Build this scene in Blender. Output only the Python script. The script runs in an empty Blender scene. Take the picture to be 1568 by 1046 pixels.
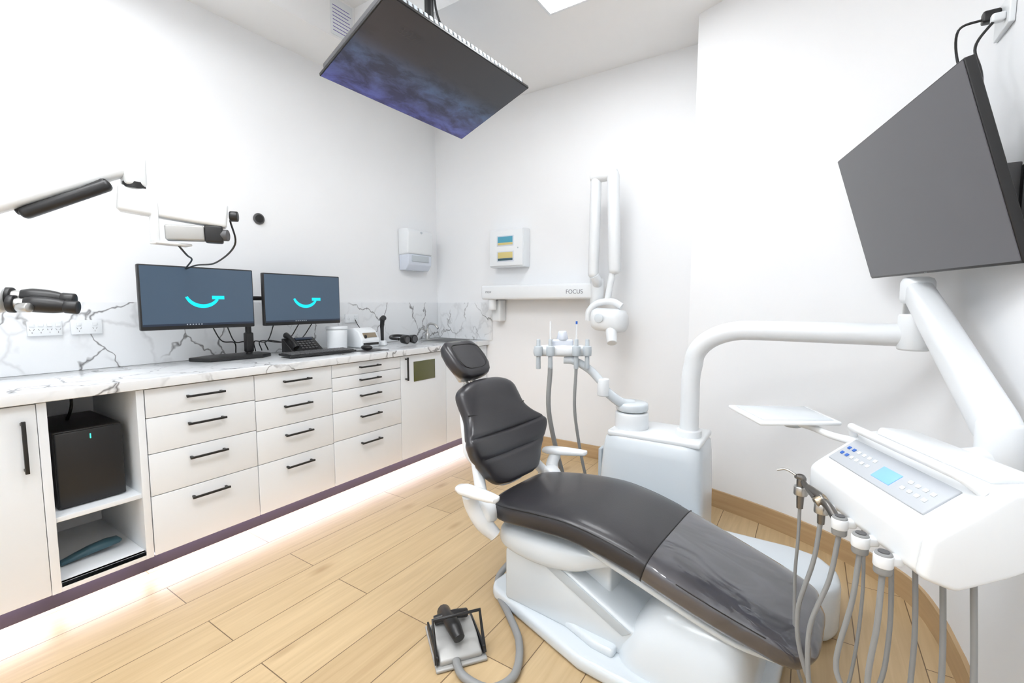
import bpy, bmesh, math, random
from mathutils import Vector, Matrix, Euler
random.seed(4)
V=Vector
scene=bpy.context.scene
try:
    scene.view_settings.view_transform='Standard'
    scene.view_settings.look='None'
    scene.view_settings.exposure=0.0
except Exception: pass

# ------------------------------------------------------------------ materials
def new_mat(name):
    m=bpy.data.materials.new(name); m.use_nodes=True
    return m, m.node_tree.nodes, m.node_tree.links, m.node_tree.nodes['Principled BSDF']
def mat(name,col,rough=0.5,metal=0.0,emit=None,es=0.0,coat=0.0,alpha=1.0,bump=0.0,bscale=200.0,trans=0.0,var=0.0):
    m,N,L,b=new_mat(name)
    c=(col[0],col[1],col[2],1)
    b.inputs['Base Color'].default_value=c
    b.inputs['Roughness'].default_value=rough
    b.inputs['Metallic'].default_value=metal
    b.inputs['Coat Weight'].default_value=coat
    b.inputs['Coat Roughness'].default_value=0.12
    b.inputs['Transmission Weight'].default_value=trans
    if emit:
        b.inputs['Emission Color'].default_value=(*emit,1); b.inputs['Emission Strength'].default_value=es
    geo=N.new('ShaderNodeNewGeometry')
    if bump>0:
        n=N.new('ShaderNodeTexNoise'); n.inputs['Scale'].default_value=bscale; n.inputs['Detail'].default_value=3
        L.new(geo.outputs['Position'],n.inputs['Vector'])
        bp=N.new('ShaderNodeBump'); bp.inputs['Strength'].default_value=bump; bp.inputs['Distance'].default_value=0.002
        L.new(n.outputs['Fac'],bp.inputs['Height']); L.new(bp.outputs['Normal'],b.inputs['Normal'])
    if var>0:
        n2=N.new('ShaderNodeTexNoise'); n2.inputs['Scale'].default_value=3.0
        L.new(geo.outputs['Position'],n2.inputs['Vector'])
        mx=N.new('ShaderNodeMixRGB'); mx.inputs['Color1'].default_value=tuple(max(0,x*(1-var)) for x in c[:3])+(1,)
        mx.inputs['Color2'].default_value=tuple(min(1,x*(1+var)) for x in c[:3])+(1,)
        L.new(n2.outputs['Fac'],mx.inputs['Fac']); L.new(mx.outputs['Color'],b.inputs['Base Color'])
    return m

M_wall=mat('wall_paint',(0.88,0.893,0.91),0.7,bump=0.03,bscale=350,var=0.01)
M_ceil=mat('ceiling_paint',(0.90,0.905,0.91),0.8,var=0.01)
M_cab=mat('cabinet_white',(0.81,0.84,0.87),0.4,var=0.01)
M_cabin=mat('cabinet_inside',(0.78,0.80,0.82),0.5)
M_gap=mat('cabinet_carcass',(0.13,0.13,0.13),0.7)
M_kick=mat('kick_black',(0.010,0.007,0.014),0.5)
M_white=mat('white_plastic',(0.81,0.84,0.865),0.28,coat=0.2)
M_white2=mat('white_enamel',(0.67,0.725,0.77),0.25,coat=0.35)
M_scope=mat('microscope_white',(0.74,0.76,0.77),0.35,coat=0.2)
M_lgrey=mat('light_grey_plastic',(0.50,0.55,0.59),0.4)
M_panelgrey=mat('console_panel_grey',(0.50,0.53,0.57),0.4)
M_grey=mat('hose_grey',(0.27,0.275,0.275),0.45)
M_dgrey=mat('dark_grey',(0.09,0.09,0.095),0.5)
M_black=mat('black_plastic',(0.010,0.010,0.011),0.38)
M_handle=mat('handle_black',(0.010,0.010,0.010),0.45)
M_leather=mat('chair_vinyl',(0.022,0.021,0.025),0.36,bump=0.12,bscale=260,coat=0.2)
M_seam=mat('stitching',(0.008,0.008,0.008),0.6)
M_silver=mat('brushed_metal',(0.55,0.55,0.54),0.3,metal=1.0)
M_gun=mat('gunmetal',(0.22,0.21,0.20),0.35,metal=1.0)
M_bronze=mat('bronze_metal',(0.38,0.32,0.24),0.35,metal=1.0)
M_alu=mat('pedal_grey',(0.42,0.42,0.41),0.4,metal=0.3)
M_olive=mat('smoked_window',(0.085,0.09,0.018),0.15,coat=0.4)
M_lcd=mat('lcd_blue',(0.2,0.42,0.85),0.3,emit=(0.22,0.5,1.0),es=0.35)
M_cyan=mat('logo_cyan',(0.0,0.5,0.62),0.4,emit=(0.0,0.60,0.72),es=0.75)
M_led=mat('led_green',(0.0,0.8,0.6),0.4,emit=(0.1,0.9,0.6),es=1.0)
M_blue=mat('blue_plastic',(0.02,0.12,0.5),0.4)
M_teal=mat('teal_label',(0.08,0.35,0.48),0.4)
M_yellow=mat('yellow_label',(0.65,0.55,0.22),0.4)
M_clear=mat('frosted_plastic',(0.66,0.71,0.80),0.15,coat=0.5)
M_tool=mat('blue_grey_plastic',(0.04,0.10,0.13),0.4)
M_print=mat('print_grey',(0.18,0.19,0.22),0.6)
M_faint=mat('clock_digits',(0.06,0.06,0.065),0.6)
M_mesh=mat('print_violet',(0.2,0.18,0.45),0.6)
M_panel=mat('ceiling_light_diffuser',(1,1,1),0.5,emit=(0.95,0.975,1.0),es=13.5)
M_strip=mat('led_strip_emitter',(1,1,1),0.5,emit=(0.86,0.80,1.0),es=60.0)
M_mon=mat('monitor_screen',(0.035,0.055,0.085),0.3,emit=(0.055,0.09,0.13),es=0.6)
M_taskbar=mat('monitor_taskbar',(0.01,0.015,0.03),0.3,emit=(0.03,0.05,0.09),es=0.3)
M_tvoff_glow=mat('tv_off_screen_glow',(0.055,0.055,0.06),0.42,emit=(0.07,0.07,0.078),es=0.85)  # screen is off; emission paints in light to lift its grey

def mk_cover():
    m,N,L,b=new_mat('plastic_covered_vinyl')
    b.inputs['Roughness'].default_value=0.3
    b.inputs['Coat Weight'].default_value=1.0; b.inputs['Coat Roughness'].default_value=0.05; b.inputs['Coat IOR'].default_value=1.8
    g=N.new('ShaderNodeNewGeometry')
    mp=N.new('ShaderNodeMapping'); mp.inputs['Scale'].default_value=(1.0,2.2,2.0); mp.inputs['Rotation'].default_value=(0,0,0.5); L.new(g.outputs['Position'],mp.inputs['Vector'])
    n=N.new('ShaderNodeTexNoise'); n.inputs['Scale'].default_value=4; n.inputs['Detail'].default_value=2; n.inputs['Distortion'].default_value=1.0
    L.new(mp.outputs[0],n.inputs['Vector'])
    bp=N.new('ShaderNodeBump'); bp.inputs['Strength'].default_value=0.6; bp.inputs['Distance'].default_value=0.014
    L.new(n.outputs['Fac'],bp.inputs['Height']); L.new(bp.outputs['Normal'],b.inputs['Coat Normal'])
    r=N.new('ShaderNodeValToRGB'); r.color_ramp.elements[0].color=(0.028,0.028,0.036,1); r.color_ramp.elements[1].color=(0.052,0.052,0.068,1)
    r.color_ramp.elements[0].position=0.35; r.color_ramp.elements[1].position=0.7
    L.new(n.outputs['Fac'],r.inputs['Fac']); L.new(r.outputs['Color'],b.inputs['Base Color'])
    return m
M_cover=mk_cover()

def mk_floor():
    m,N,L,b=new_mat('oak_planks')
    g=N.new('ShaderNodeNewGeometry'); sep=N.new('ShaderNodeSeparateXYZ'); L.new(g.outputs['Position'],sep.inputs[0])
    com=N.new('ShaderNodeCombineXYZ'); L.new(sep.outputs['Y'],com.inputs['X']); L.new(sep.outputs['X'],com.inputs['Y'])
    br=N.new('ShaderNodeTexBrick'); L.new(com.outputs[0],br.inputs['Vector'])
    br.offset=0.37; br.inputs['Scale'].default_value=1.0
    br.inputs['Brick Width'].default_value=1.22; br.inputs['Row Height'].default_value=0.192
    br.inputs['Mortar Size'].default_value=0.0018; br.inputs['Mortar Smooth'].default_value=0.1
    br.inputs['Color1'].default_value=(0.53,0.385,0.215,1); br.inputs['Color2'].default_value=(0.61,0.455,0.265,1)
    br.inputs['Mortar'].default_value=(0.16,0.10,0.05,1)
    mp=N.new('ShaderNodeMapping'); mp.inputs['Scale'].default_value=(28,1.6,1); L.new(g.outputs['Position'],mp.inputs['Vector'])
    n=N.new('ShaderNodeTexNoise'); n.inputs['Scale'].default_value=1.6; n.inputs['Detail'].default_value=6; n.inputs['Distortion'].default_value=0.6
    L.new(mp.outputs[0],n.inputs['Vector'])
    r=N.new('ShaderNodeValToRGB'); r.color_ramp.elements[0].position=0.3; r.color_ramp.elements[1].position=0.7
    r.color_ramp.elements[0].color=(0.80,0.76,0.71,1); r.color_ramp.elements[1].color=(1.05,1.05,1.05,1)
    L.new(n.outputs['Fac'],r.inputs['Fac'])
    mx=N.new('ShaderNodeMixRGB'); mx.blend_type='MULTIPLY'; mx.inputs['Fac'].default_value=0.65
    L.new(br.outputs['Color'],mx.inputs['Color1']); L.new(r.outputs['Color'],mx.inputs['Color2'])
    mp2=N.new('ShaderNodeMapping'); mp2.inputs['Scale'].default_value=(6.5,2.6,1); L.new(g.outputs['Position'],mp2.inputs['Vector'])
    vo=N.new('ShaderNodeTexVoronoi'); vo.inputs['Scale'].default_value=0.75; L.new(mp2.outputs[0],vo.inputs['Vector'])
    r2=N.new('ShaderNodeValToRGB'); r2.color_ramp.elements[0].position=0.02; r2.color_ramp.elements[1].position=0.16
    r2.color_ramp.elements[0].color=(0.5,0.38,0.27,1); r2.color_ramp.elements[1].color=(1,1,1,1)
    L.new(vo.outputs['Distance'],r2.inputs['Fac'])
    mx2=N.new('ShaderNodeMixRGB'); mx2.blend_type='MULTIPLY'; mx2.inputs['Fac'].default_value=0.6
    L.new(mx.outputs['Color'],mx2.inputs['Color1']); L.new(r2.outputs['Color'],mx2.inputs['Color2'])
    L.new(mx2.outputs['Color'],b.inputs['Base Color'])
    b.inputs['Roughness'].default_value=0.38
    bp=N.new('ShaderNodeBump'); bp.inputs['Strength'].default_value=0.25; bp.inputs['Distance'].default_value=0.002
    L.new(br.outputs['Fac'],bp.inputs['Height']); bp.invert=True; L.new(bp.outputs['Normal'],b.inputs['Normal'])
    return m
M_floor=mk_floor()

def mk_oak():
    m,N,L,b=new_mat('oak_skirting')
    g=N.new('ShaderNodeNewGeometry')
    mp=N.new('ShaderNodeMapping'); mp.inputs['Scale'].default_value=(2,2,40); L.new(g.outputs['Position'],mp.inputs['Vector'])
    n=N.new('ShaderNodeTexNoise'); n.inputs['Scale'].default_value=1.5; n.inputs['Detail'].default_value=4; L.new(mp.outputs[0],n.inputs['Vector'])
    r=N.new('ShaderNodeValToRGB'); r.color_ramp.elements[0].color=(0.40,0.26,0.13,1); r.color_ramp.elements[1].color=(0.58,0.41,0.23,1)
    L.new(n.outputs['Fac'],r.inputs['Fac']); L.new(r.outputs['Color'],b.inputs['Base Color']); b.inputs['Roughness'].default_value=0.45
    return m
M_oak=mk_oak()

def mk_marble():
    m,N,L,b=new_mat('marble_laminate')
    g=N.new('ShaderNodeNewGeometry')
    mp=N.new('ShaderNodeMapping'); mp.inputs['Rotation'].default_value=(0.5,0.4,0.6); mp.inputs['Scale'].default_value=(1.0,1.0,0.8)
    L.new(g.outputs['Position'],mp.inputs['Vector'])
    def vein(scale,wid,dark,seed,dist,lo,hi):
        ad=N.new('ShaderNodeVectorMath'); ad.operation='ADD'; ad.inputs[1].default_value=(seed,seed*.7,seed*1.3); L.new(mp.outputs[0],ad.inputs[0])
        wn=N.new('ShaderNodeTexNoise'); wn.inputs['Scale'].default_value=3.6; wn.inputs['Detail'].default_value=4; wn.inputs['Roughness'].default_value=0.55
        L.new(ad.outputs[0],wn.inputs['Vector'])
        sc=N.new('ShaderNodeVectorMath'); sc.operation='SCALE'; sc.inputs['Scale'].default_value=dist; L.new(wn.outputs['Color'],sc.inputs[0])
        a2=N.new('ShaderNodeVectorMath'); a2.operation='ADD'; L.new(ad.outputs[0],a2.inputs[0]); L.new(sc.outputs[0],a2.inputs[1])
        vo=N.new('ShaderNodeTexVoronoi'); vo.feature='DISTANCE_TO_EDGE'; vo.inputs['Scale'].default_value=scale
        L.new(a2.outputs[0],vo.inputs['Vector'])
        r=N.new('ShaderNodeValToRGB'); r.color_ramp.elements[0].position=0.0; r.color_ramp.elements[1].position=wid
        r.color_ramp.elements[0].color=(1,1,1,1); r.color_ramp.elements[1].color=(0,0,0,1)
        L.new(vo.outputs['Distance'],r.inputs['Fac'])
        n=N.new('ShaderNodeTexNoise'); n.inputs['Scale'].default_value=3.5; n.inputs['Detail'].default_value=2; L.new(ad.outputs[0],n.inputs['Vector'])
        rr=N.new('ShaderNodeValToRGB'); rr.color_ramp.elements[0].position=lo; rr.color_ramp.elements[1].position=hi
        L.new(n.outputs['Fac'],rr.inputs['Fac'])
        mu=N.new('ShaderNodeMath'); mu.operation='MULTIPLY'; L.new(r.outputs['Color'],mu.inputs[0]); L.new(rr.outputs['Color'],mu.inputs[1])
        m2=N.new('ShaderNodeMath'); m2.operation='MULTIPLY'; L.new(mu.outputs[0],m2.inputs[0]); m2.inputs[1].default_value=dark
        return m2
    v1=vein(3.4,0.026,1.0,0.0,0.40,.40,.54); v2=vein(4.8,0.06,0.22,7.3,0.3,.42,.6)
    mx=N.new('ShaderNodeMath'); mx.operation='MAXIMUM'; L.new(v1.outputs[0],mx.inputs[0]); L.new(v2.outputs[0],mx.inputs[1])
    cr=N.new('ShaderNodeMixRGB'); cr.inputs['Color1'].default_value=(0.82,0.84,0.86,1); cr.inputs['Color2'].default_value=(0.17,0.165,0.17,1)
    L.new(mx.outputs[0],cr.inputs['Fac']); L.new(cr.outputs['Color'],b.inputs['Base Color']); b.inputs['Roughness'].default_value=0.2
    b.inputs['Coat Weight'].default_value=0.3
    return m
M_marble=mk_marble()

def mk_tvimg():
    m,N,L,b=new_mat('tv_landscape_image')
    tc=N.new('ShaderNodeTexCoord'); sep=N.new('ShaderNodeSeparateXYZ'); L.new(tc.outputs['Object'],sep.inputs[0])
    mp=N.new('ShaderNodeMapping'); mp.inputs['Scale'].default_value=(3.5,7,1); L.new(tc.outputs['Object'],mp.inputs['Vector'])
    n=N.new('ShaderNodeTexNoise'); n.inputs['Scale'].default_value=1.6; n.inputs['Detail'].default_value=10; n.inputs['Roughness'].default_value=0.68; n.inputs['Distortion'].default_value=0.4
    L.new(mp.outputs[0],n.inputs['Vector'])
    # wobble the horizon line with the noise
    mr=N.new('ShaderNodeMapRange'); mr.inputs['From Min'].default_value=-0.28; mr.inputs['From Max'].default_value=0.28; L.new(sep.outputs['Y'],mr.inputs['Value'])
    wob=N.new('ShaderNodeMath'); wob.operation='MULTIPLY_ADD'; L.new(n.outputs['Fac'],wob.inputs[0]); wob.inputs[1].default_value=0.35
    sub=N.new('ShaderNodeMath'); sub.operation='SUBTRACT'; L.new(mr.outputs[0],sub.inputs[0]); sub.inputs[1].default_value=0.175
    L.new(sub.outputs[0],wob.inputs[2])
    base=N.new('ShaderNodeValToRGB'); e=base.color_ramp.elements
    e[0].position=0.0; e[0].color=(0.055,0.058,0.20,1); e[1].position=1.0; e[1].color=(0.022,0.022,0.026,1)
    x=base.color_ramp.elements.new(0.2); x.color=(0.034,0.04,0.105,1)
    x=base.color_ramp.elements.new(0.45); x.color=(0.028,0.045,0.085,1)
    x=base.color_ramp.elements.new(0.62); x.color=(0.02,0.022,0.03,1)
    L.new(wob.outputs[0],base.inputs['Fac'])
    r=N.new('ShaderNodeValToRGB'); r.color_ramp.elements[0].position=0.42; r.color_ramp.elements[1].position=0.62
    r.color_ramp.elements[0].color=(0.5,0.5,0.55,1); r.color_ramp.elements[1].color=(2.0,2.1,2.2,1)
    L.new(n.outputs['Fac'],r.inputs['Fac'])
    k=N.new('ShaderNodeValToRGB'); k.color_ramp.elements[0].position=0.5; k.color_ramp.elements[0].color=(1,1,1,1); k.color_ramp.elements[1].position=0.70; k.color_ramp.elements[1].color=(0,0,0,1)
    L.new(wob.outputs[0],k.inputs['Fac'])
    mx=N.new('ShaderNodeMixRGB'); mx.blend_type='MULTIPLY'; L.new(k.outputs['Color'],mx.inputs['Fac'])
    L.new(base.outputs['Color'],mx.inputs['Color1']); L.new(r.outputs['Color'],mx.inputs['Color2'])
    b.inputs['Base Color'].default_value=(0.02,0.02,0.022,1); b.inputs['Roughness'].default_value=0.3
    L.new(mx.outputs['Color'],b.inputs['Emission Color']); b.inputs['Emission Strength'].default_value=0.9
    return m
M_tvimg=mk_tvimg()

# ------------------------------------------------------------------ helpers
def root(name,loc=(0,0,0)):
    o=bpy.data.objects.new(name,None); o.empty_display_size=0.05; o.location=loc
    scene.collection.objects.link(o); return o
def link(ob,rt,M=None):
    scene.collection.objects.link(ob)
    if M is not None: ob.matrix_basis=M
    if rt is not None:
        ob.parent=rt; ob.matrix_parent_inverse=Matrix.Translation(rt.location).inverted()
    return ob
def finish(me,m,ang=35):
    if m: me.materials.append(m)
    me.shade_smooth()
    try: me.set_sharp_from_angle(angle=math.radians(ang))
    except Exception: pass
def box(rt,name,c,s,m,bev=0.004,R=None,seg=3):
    bm=bmesh.new(); bmesh.ops.create_cube(bm,size=1)
    bmesh.ops.scale(bm,vec=V(s),verts=bm.verts)
    bev=min(bev,min(s)*0.49)
    if bev>0: bmesh.ops.bevel(bm,geom=bm.edges[:],offset=bev,segments=seg,profile=0.5,affect='EDGES')
    me=bpy.data.meshes.new(name); bm.to_mesh(me); bm.free(); finish(me,m)
    M=Matrix.Translation(V(c))
    if R is not None: M=M@R.to_4x4()
    return link(bpy.data.objects.new(name,me),rt,M)
def bb(rt,name,x0,x1,y0,y1,z0,z1,m,bev=0.003):
    return box(rt,name,((x0+x1)/2,(y0+y1)/2,(z0+z1)/2),(x1-x0,y1-y0,z1-z0),m,bev)
def rawmesh(rt,name,verts,faces,m,ang=35,center=True):
    c=V((0,0,0))
    if center:
        for v in verts: c+=V(v)
        c/=len(verts)
    me=bpy.data.meshes.new(name); me.from_pydata([V(v)-c for v in verts],[],faces)
    bm=bmesh.new(); bm.from_mesh(me); bmesh.ops.recalc_face_normals(bm,faces=bm.faces); bm.to_mesh(me); bm.free()
    finish(me,m,ang)
    return link(bpy.data.objects.new(name,me),rt,Matrix.Translation(c))
def prism(rt,name,pts,vec,m,bev=0.0,seg=3,ang=35):
    vec=V(vec); n=len(pts); c=sum((V(p) for p in pts),V((0,0,0)))/n+vec/2
    bm=bmesh.new()
    a=[bm.verts.new(V(p)-c) for p in pts]; b=[bm.verts.new(V(p)+vec-c) for p in pts]
    bm.faces.new(a); bm.faces.new(b[::-1])
    for i in range(n): bm.faces.new([a[i],b[i],b[(i+1)%n],a[(i+1)%n]])
    bmesh.ops.recalc_face_normals(bm,faces=bm.faces)
    if bev>0: bmesh.ops.bevel(bm,geom=bm.edges[:],offset=bev,segments=seg,profile=0.5,affect='EDGES',clamp_overlap=True)
    me=bpy.data.meshes.new(name); bm.to_mesh(me); bm.free(); finish(me,m,ang)
    return link(bpy.data.objects.new(name,me),rt,Matrix.Translation(c))
def rings_mesh(rt,name,rings,m,closed_caps=True,ang=50):
    n=len(rings[0]); vs=[p for r in rings for p in r]; fs=[]
    for i in range(len(rings)-1):
        for j in range(n):
            fs.append((i*n+j,i*n+(j+1)%n,(i+1)*n+(j+1)%n,(i+1)*n+j))
    if closed_caps:
        fs.append(tuple(range(n))); fs.append(tuple((len(rings)-1)*n+j for j in range(n)))
    return rawmesh(rt,name,vs,fs,m,ang)
def catmull(pts,k=8):
    pts=[V(p) for p in pts]
    if len(pts)<3: return pts
    P=[pts[0]*2-pts[1]]+pts+[pts[-1]*2-pts[-2]]; out=[]
    for i in range(1,len(P)-2):
        p0,p1,p2,p3=P[i-1:i+3]
        for j in range(k):
            t=j/k
            out.append(0.5*((2*p1)+(p2-p0)*t+(2*p0-5*p1+4*p2-p3)*t*t+(3*p1-p0-3*p2+p3)*t**3))
    out.append(pts[-1]); return out
def tube(rt,name,pts,r,m,seg=14,smooth=True,k=8,radii=None):
    if smooth:
        if radii: rad=[q.x for q in catmull([V((x,0,0)) for x in radii],k)]
        pts=catmull(pts,k)
    else: pts=[V(p) for p in pts]; rad=radii
    if not radii: rad=[r]*len(pts)
    if len(rad)!=len(pts): rad=[r]*len(pts)
    T=[]
    for i in range(len(pts)):
        a=pts[max(i-1,0)]; b=pts[min(i+1,len(pts)-1)]; T.append((b-a).normalized())
    up=V((0,0,1)) if abs(T[0].z)<0.9 else V((1,0,0))
    nrm=(up-T[0]*up.dot(T[0])).normalized(); rings=[]
    for i,p in enumerate(pts):
        nrm=(nrm-T[i]*nrm.dot(T[i])).normalized(); bn=T[i].cross(nrm)
        rings.append([p+(nrm*math.cos(2*math.pi*j/seg)+bn*math.sin(2*math.pi*j/seg))*rad[i] for j in range(seg)])
    return rings_mesh(rt,name,rings,m,ang=60)
def cyl(rt,name,p0,p1,r,m,r2=None,seg=32,bev=0.0):
    p0=V(p0);p1=V(p1); r2=r if r2 is None else r2
    L=(p1-p0).length
    if bev>0:
        d=(p1-p0)/L
        P=[p0,p0+d*bev*.3,p0+d*bev,p1-d*bev,p1-d*bev*.3,p1]; Rr=[max(r-bev,1e-4),r-bev*.3,r,r2,r2-bev*.3,max(r2-bev,1e-4)]
    else: P=[p0,p1]; Rr=[r,r2]
    return tube(rt,name,P,r,m,seg=seg,smooth=False,radii=Rr)
def superring(c,w,n,e=3.5,N=36,bend=None):
    out=[]
    for j in range(N):
        t=2*math.pi*j/N; ct,st=math.cos(t),math.sin(t)
        a=math.copysign(abs(ct)**(2/e),ct); b=math.copysign(abs(st)**(2/e),st)
        p=V(c)+w*a+n*b
        if bend is not None: p+=bend*(a*a)
        out.append(p)
    return out
def ellipsoid(rt,name,c,s,m,R=None,seg=24):
    bm=bmesh.new(); bmesh.ops.create_uvsphere(bm,u_segments=seg,v_segments=seg//2,radius=1)
    bmesh.ops.scale(bm,vec=V(s),verts=bm.verts)
    me=bpy.data.meshes.new(name); bm.to_mesh(me); bm.free(); finish(me,m,80)
    M=Matrix.Translation(V(c))
    if R is not None: M=M@R.to_4x4()
    return link(bpy.data.objects.new(name,me),rt,M)
def frame(x,y,z):
    return Matrix((V(x).normalized(),V(y).normalized(),V(z).normalized())).transposed()
def text(rt,name,body,c,size,R,m,ext=0.0003):
    cu=bpy.data.curves.new(name,'FONT'); cu.body=body; cu.size=size; cu.align_x='CENTER'; cu.align_y='CENTER'; cu.extrude=ext
    cu.materials.append(m)
    return link(bpy.data.objects.new(name,cu),rt,Matrix.Translation(V(c))@R.to_4x4())

# ------------------------------------------------------------------ room shell
XL=-3.06; YB=3.36; ZC=2.96; YR=-1.6
bb(None,'floor',XL-0.1,0.60,YR-0.1,YB+0.1,-0.1,0.0,M_floor,0)
bb(None,'wall_left',XL-0.1,XL,YR-0.1,YB+0.1,0,3.3,M_wall,0)
bb(None,'wall_back',XL,-0.60,YB,YB+0.1,0,3.3,M_wall,0)
bb(None,'wall_rear',XL,0.60,YR-0.1,YR,0,3.3,M_wall,0)
curve=[(-.64,3.03),(-.477,2.965),(-.2,2.865),(.062,2.735),(.27,2.585),(.405,2.41),(.455,2.2),(.47,1.95)]
cp=[V((p.x,p.y,0)) for p in catmull([(x,y,0) for x,y in curve],6)]
cp.append(V((.47,YR,0)))
def strip_wall(name,path,th,z0,z1,m,side=1,start=None):
    vs=[];fs=[];n=len(path)
    for i,p in enumerate(path):
        a=path[max(i-1,0)];b=path[min(i+1,n-1)]; t=(b-a).normalized(); nn=V((-t.y,t.x,0))*side
        q=p+nn*th
        vs+= [V((p.x,p.y,z0)),V((p.x,p.y,z1)),V((q.x,q.y,z1)),V((q.x,q.y,z0))]
    for i in range(n-1):
        a=i*4;b=a+4
        for k in range(4): fs.append((a+k,a+(k+1)%4,b+(k+1)%4,b+k))
    fs.append((0,1,2,3)); fs.append(tuple((n-1)*4+k for k in range(4)))
    return rawmesh(None,name,vs,fs,m,40)
strip_wall('wall_right',cp,0.08,0,3.3,M_wall,1)
bb(None,'wall_return',-.639,-.56,3.035,YB,0,3.3,M_wall,0)
strip_wall('baseboard_right',cp,0.014,0,0.105,M_oak,-1)
bb(None,'baseboard_back',-2.44,-.655,YB-0.014,YB,0,0.105,M_oak,0.002)
rx0,rx1,ry1=-2.67,-1.5,2.15
zt=3.22
vs=[(XL,YR,ZC),(rx0,YR,ZC),(rx0,ry1,ZC),(XL,ry1,ZC),(XL,YB,ZC),(rx0,YB,ZC),(rx1,YB,ZC),(rx1,ry1,ZC),(0.6,ry1,ZC),(0.6,YB,ZC),(rx1,YR,ZC),(0.6,YR,ZC),
    (rx0,YR,zt),(rx0,ry1,zt),(rx1,ry1,zt),(rx1,YR,zt)]
fs=[(0,1,2,3),(3,2,5,4),(2,7,6,5),(7,8,9,6),(10,11,8,7),(1,2,13,12),(2,7,14,13),(7,10,15,14),(12,13,14,15)]
rawmesh(None,'ceiling',vs,fs,M_ceil,10)
bb(None,'ceiling_slab',XL-.1,0.65,YR-.1,YB+.1,3.26,3.34,M_ceil,0)

def panel(x0,x1,y0,y1,z):
    rt=root('ceiling_light_panel',((x0+x1)/2,(y0+y1)/2,z))
    f=0.018
    bb(rt,'frame_a',x0-f,x0,y0-f,y1+f,z-.014,z,M_white,.002); bb(rt,'frame_b',x1,x1+f,y0-f,y1+f,z-.014,z,M_white,.002)
    bb(rt,'frame_c',x0,x1,y0-f,y0,z-.014,z,M_white,.002); bb(rt,'frame_d',x0,x1,y1,y1+f,z-.014,z,M_white,.002)
    bb(rt,'diffuser',x0,x1,y0,y1,z-.010,z-.001,M_panel,0)
panel(-1.37,-.77,1.92,2.52,ZC)
panel(-1.4,-.4,.30,.90,ZC)  # unseen panel, added to even out the room light
panel(-2.35,-1.75,-.55,.75,zt)  # out-of-view panel in the recess, added as fill for the left side
panel(-1.4,-.2,-1.2,-.6,ZC)  # added fill panel behind the camera, never in view

# ------------------------------------------------------------------ cabinets
FX=-2.46
CB=.087   # bottom edge of the fronts
CT=.857
cab=root('base_cabinets',(-2.75,1.2,0))
bb(cab,'kickboard',-3.0,-2.53,-1.2,YB-.005,0.0,0.10,M_kick,0)
bb(cab,'carcass_drawers',XL+.01,FX-.021,.80,YB-.005,.10,CT,M_gap,0)
bb(cab,'carcass_left',XL+.01,FX-.021,-1.2,.44,.10,CT,M_gap,0)
bb(cab,'underside',XL+.01,FX-.021,-1.2,YB-.005,.096,.104,M_cab,0)
bb(cab,'niche_side_left',XL+.01,FX,.447,.475,CB,CT,M_cab,.001)
bb(cab,'niche_side_right',XL+.01,FX,.755,.783,CB,CT,M_cab,.001)
bb(cab,'niche_back',XL+.01,XL+.025,.475,.755,.10,CT,M_cabin,0)
bb(cab,'niche_bottom',XL+.01,FX,.475,.755,.105,.125,M_cab,.001)
bb(cab,'niche_lip',FX-.018,FX,.475,.755,CB,.125,M_cab,.001)
bb(cab,'niche_shelf',XL+.01,FX-.01,.475,.755,.37,.39,M_cab,.001)
def hbar(y,z,L,vert=False):
    x=FX+.026
    if not vert:
        bb(cab,'handle_bar',x-.005,x+.005,y-L/2,y+L/2,z-.005,z+.005,M_handle,.0015)
        for s in(-1,1): bb(cab,'handle_post',FX-.001,x,y+s*(L/2-.012)-.005,y+s*(L/2-.012)+.005,z-.005,z+.005,M_handle,.001)
    else:
        bb(cab,'handle_bar',x-.005,x+.005,y-.006,y+.006,z-L/2,z+L/2,M_handle,.0015)
        for s in(-1,1): bb(cab,'handle_post',FX-.001,x,y-.005,y+.005,z+s*(L/2-.012)-.005,z+s*(L/2-.012)+.005,M_handle,.001)
g=.0018
def front(y0,y1,z0,z1,hl=.17):
    bb(cab,'drawer_front',FX-.02,FX,y0+g,y1-g,z0+g,z1-g,M_cab,.0015)
    hbar((y0+y1)/2,z1-min(.055,(z1-z0)*.42),hl)
for zs in [(CT,.725),(.725,.56),(.56,.365),(.365,CB)]: front(.785,1.265,zs[1],zs[0])
for zs in [(CT,.715),(.715,.55),(.55,.365),(.365,CB)]: front(1.265,1.735,zs[1],zs[0])
for zs in [(CT,.775),(.775,.69),(.69,.55),(.55,.37),(.37,CB)]: front(1.735,2.30,zs[1],zs[0])
bb(cab,'door_front',FX-.02,FX,2.30+g,2.79-g,CB+g,CT-g,M_cab,.0015); hbar(2.35,.76,.17,True)
bb(cab,'disposal_flap_window',FX-.001,FX+.004,2.43,2.66,.655,.805,M_olive,.002)
bb(cab,'door_front',FX-.02,FX,2.79+g,YB-.01,CB+g,CT-g,M_cab,.0015); hbar(2.84,.78,.17,True)
bb(cab,'door_front',FX-.02,FX,0.0+g,.445,CB+g,CT-g,M_cab,.0015); hbar(.405,.70,.20,True)
bb(cab,'door_front',FX-.02,FX,-.5+g,0.0-g,CB+g,CT-g,M_cab,.0015)
bb(cab,'door_front',FX-.02,FX,-1.2+g,-.5-g,CB+g,CT-g,M_cab,.0015)
led=root('led_strip_light',(-2.49,1.2,.09))
for (ya,yb) in ((-1.19,.445),(.785,YB-.02),(.48,.75)):
    bb(led,'emitter',-2.500,-2.482,ya,yb,.088,.0925,M_strip,0)
    bb(led,'profile',-2.502,-2.481,ya,yb,.0925,.0955,M_lgrey,0)

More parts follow.
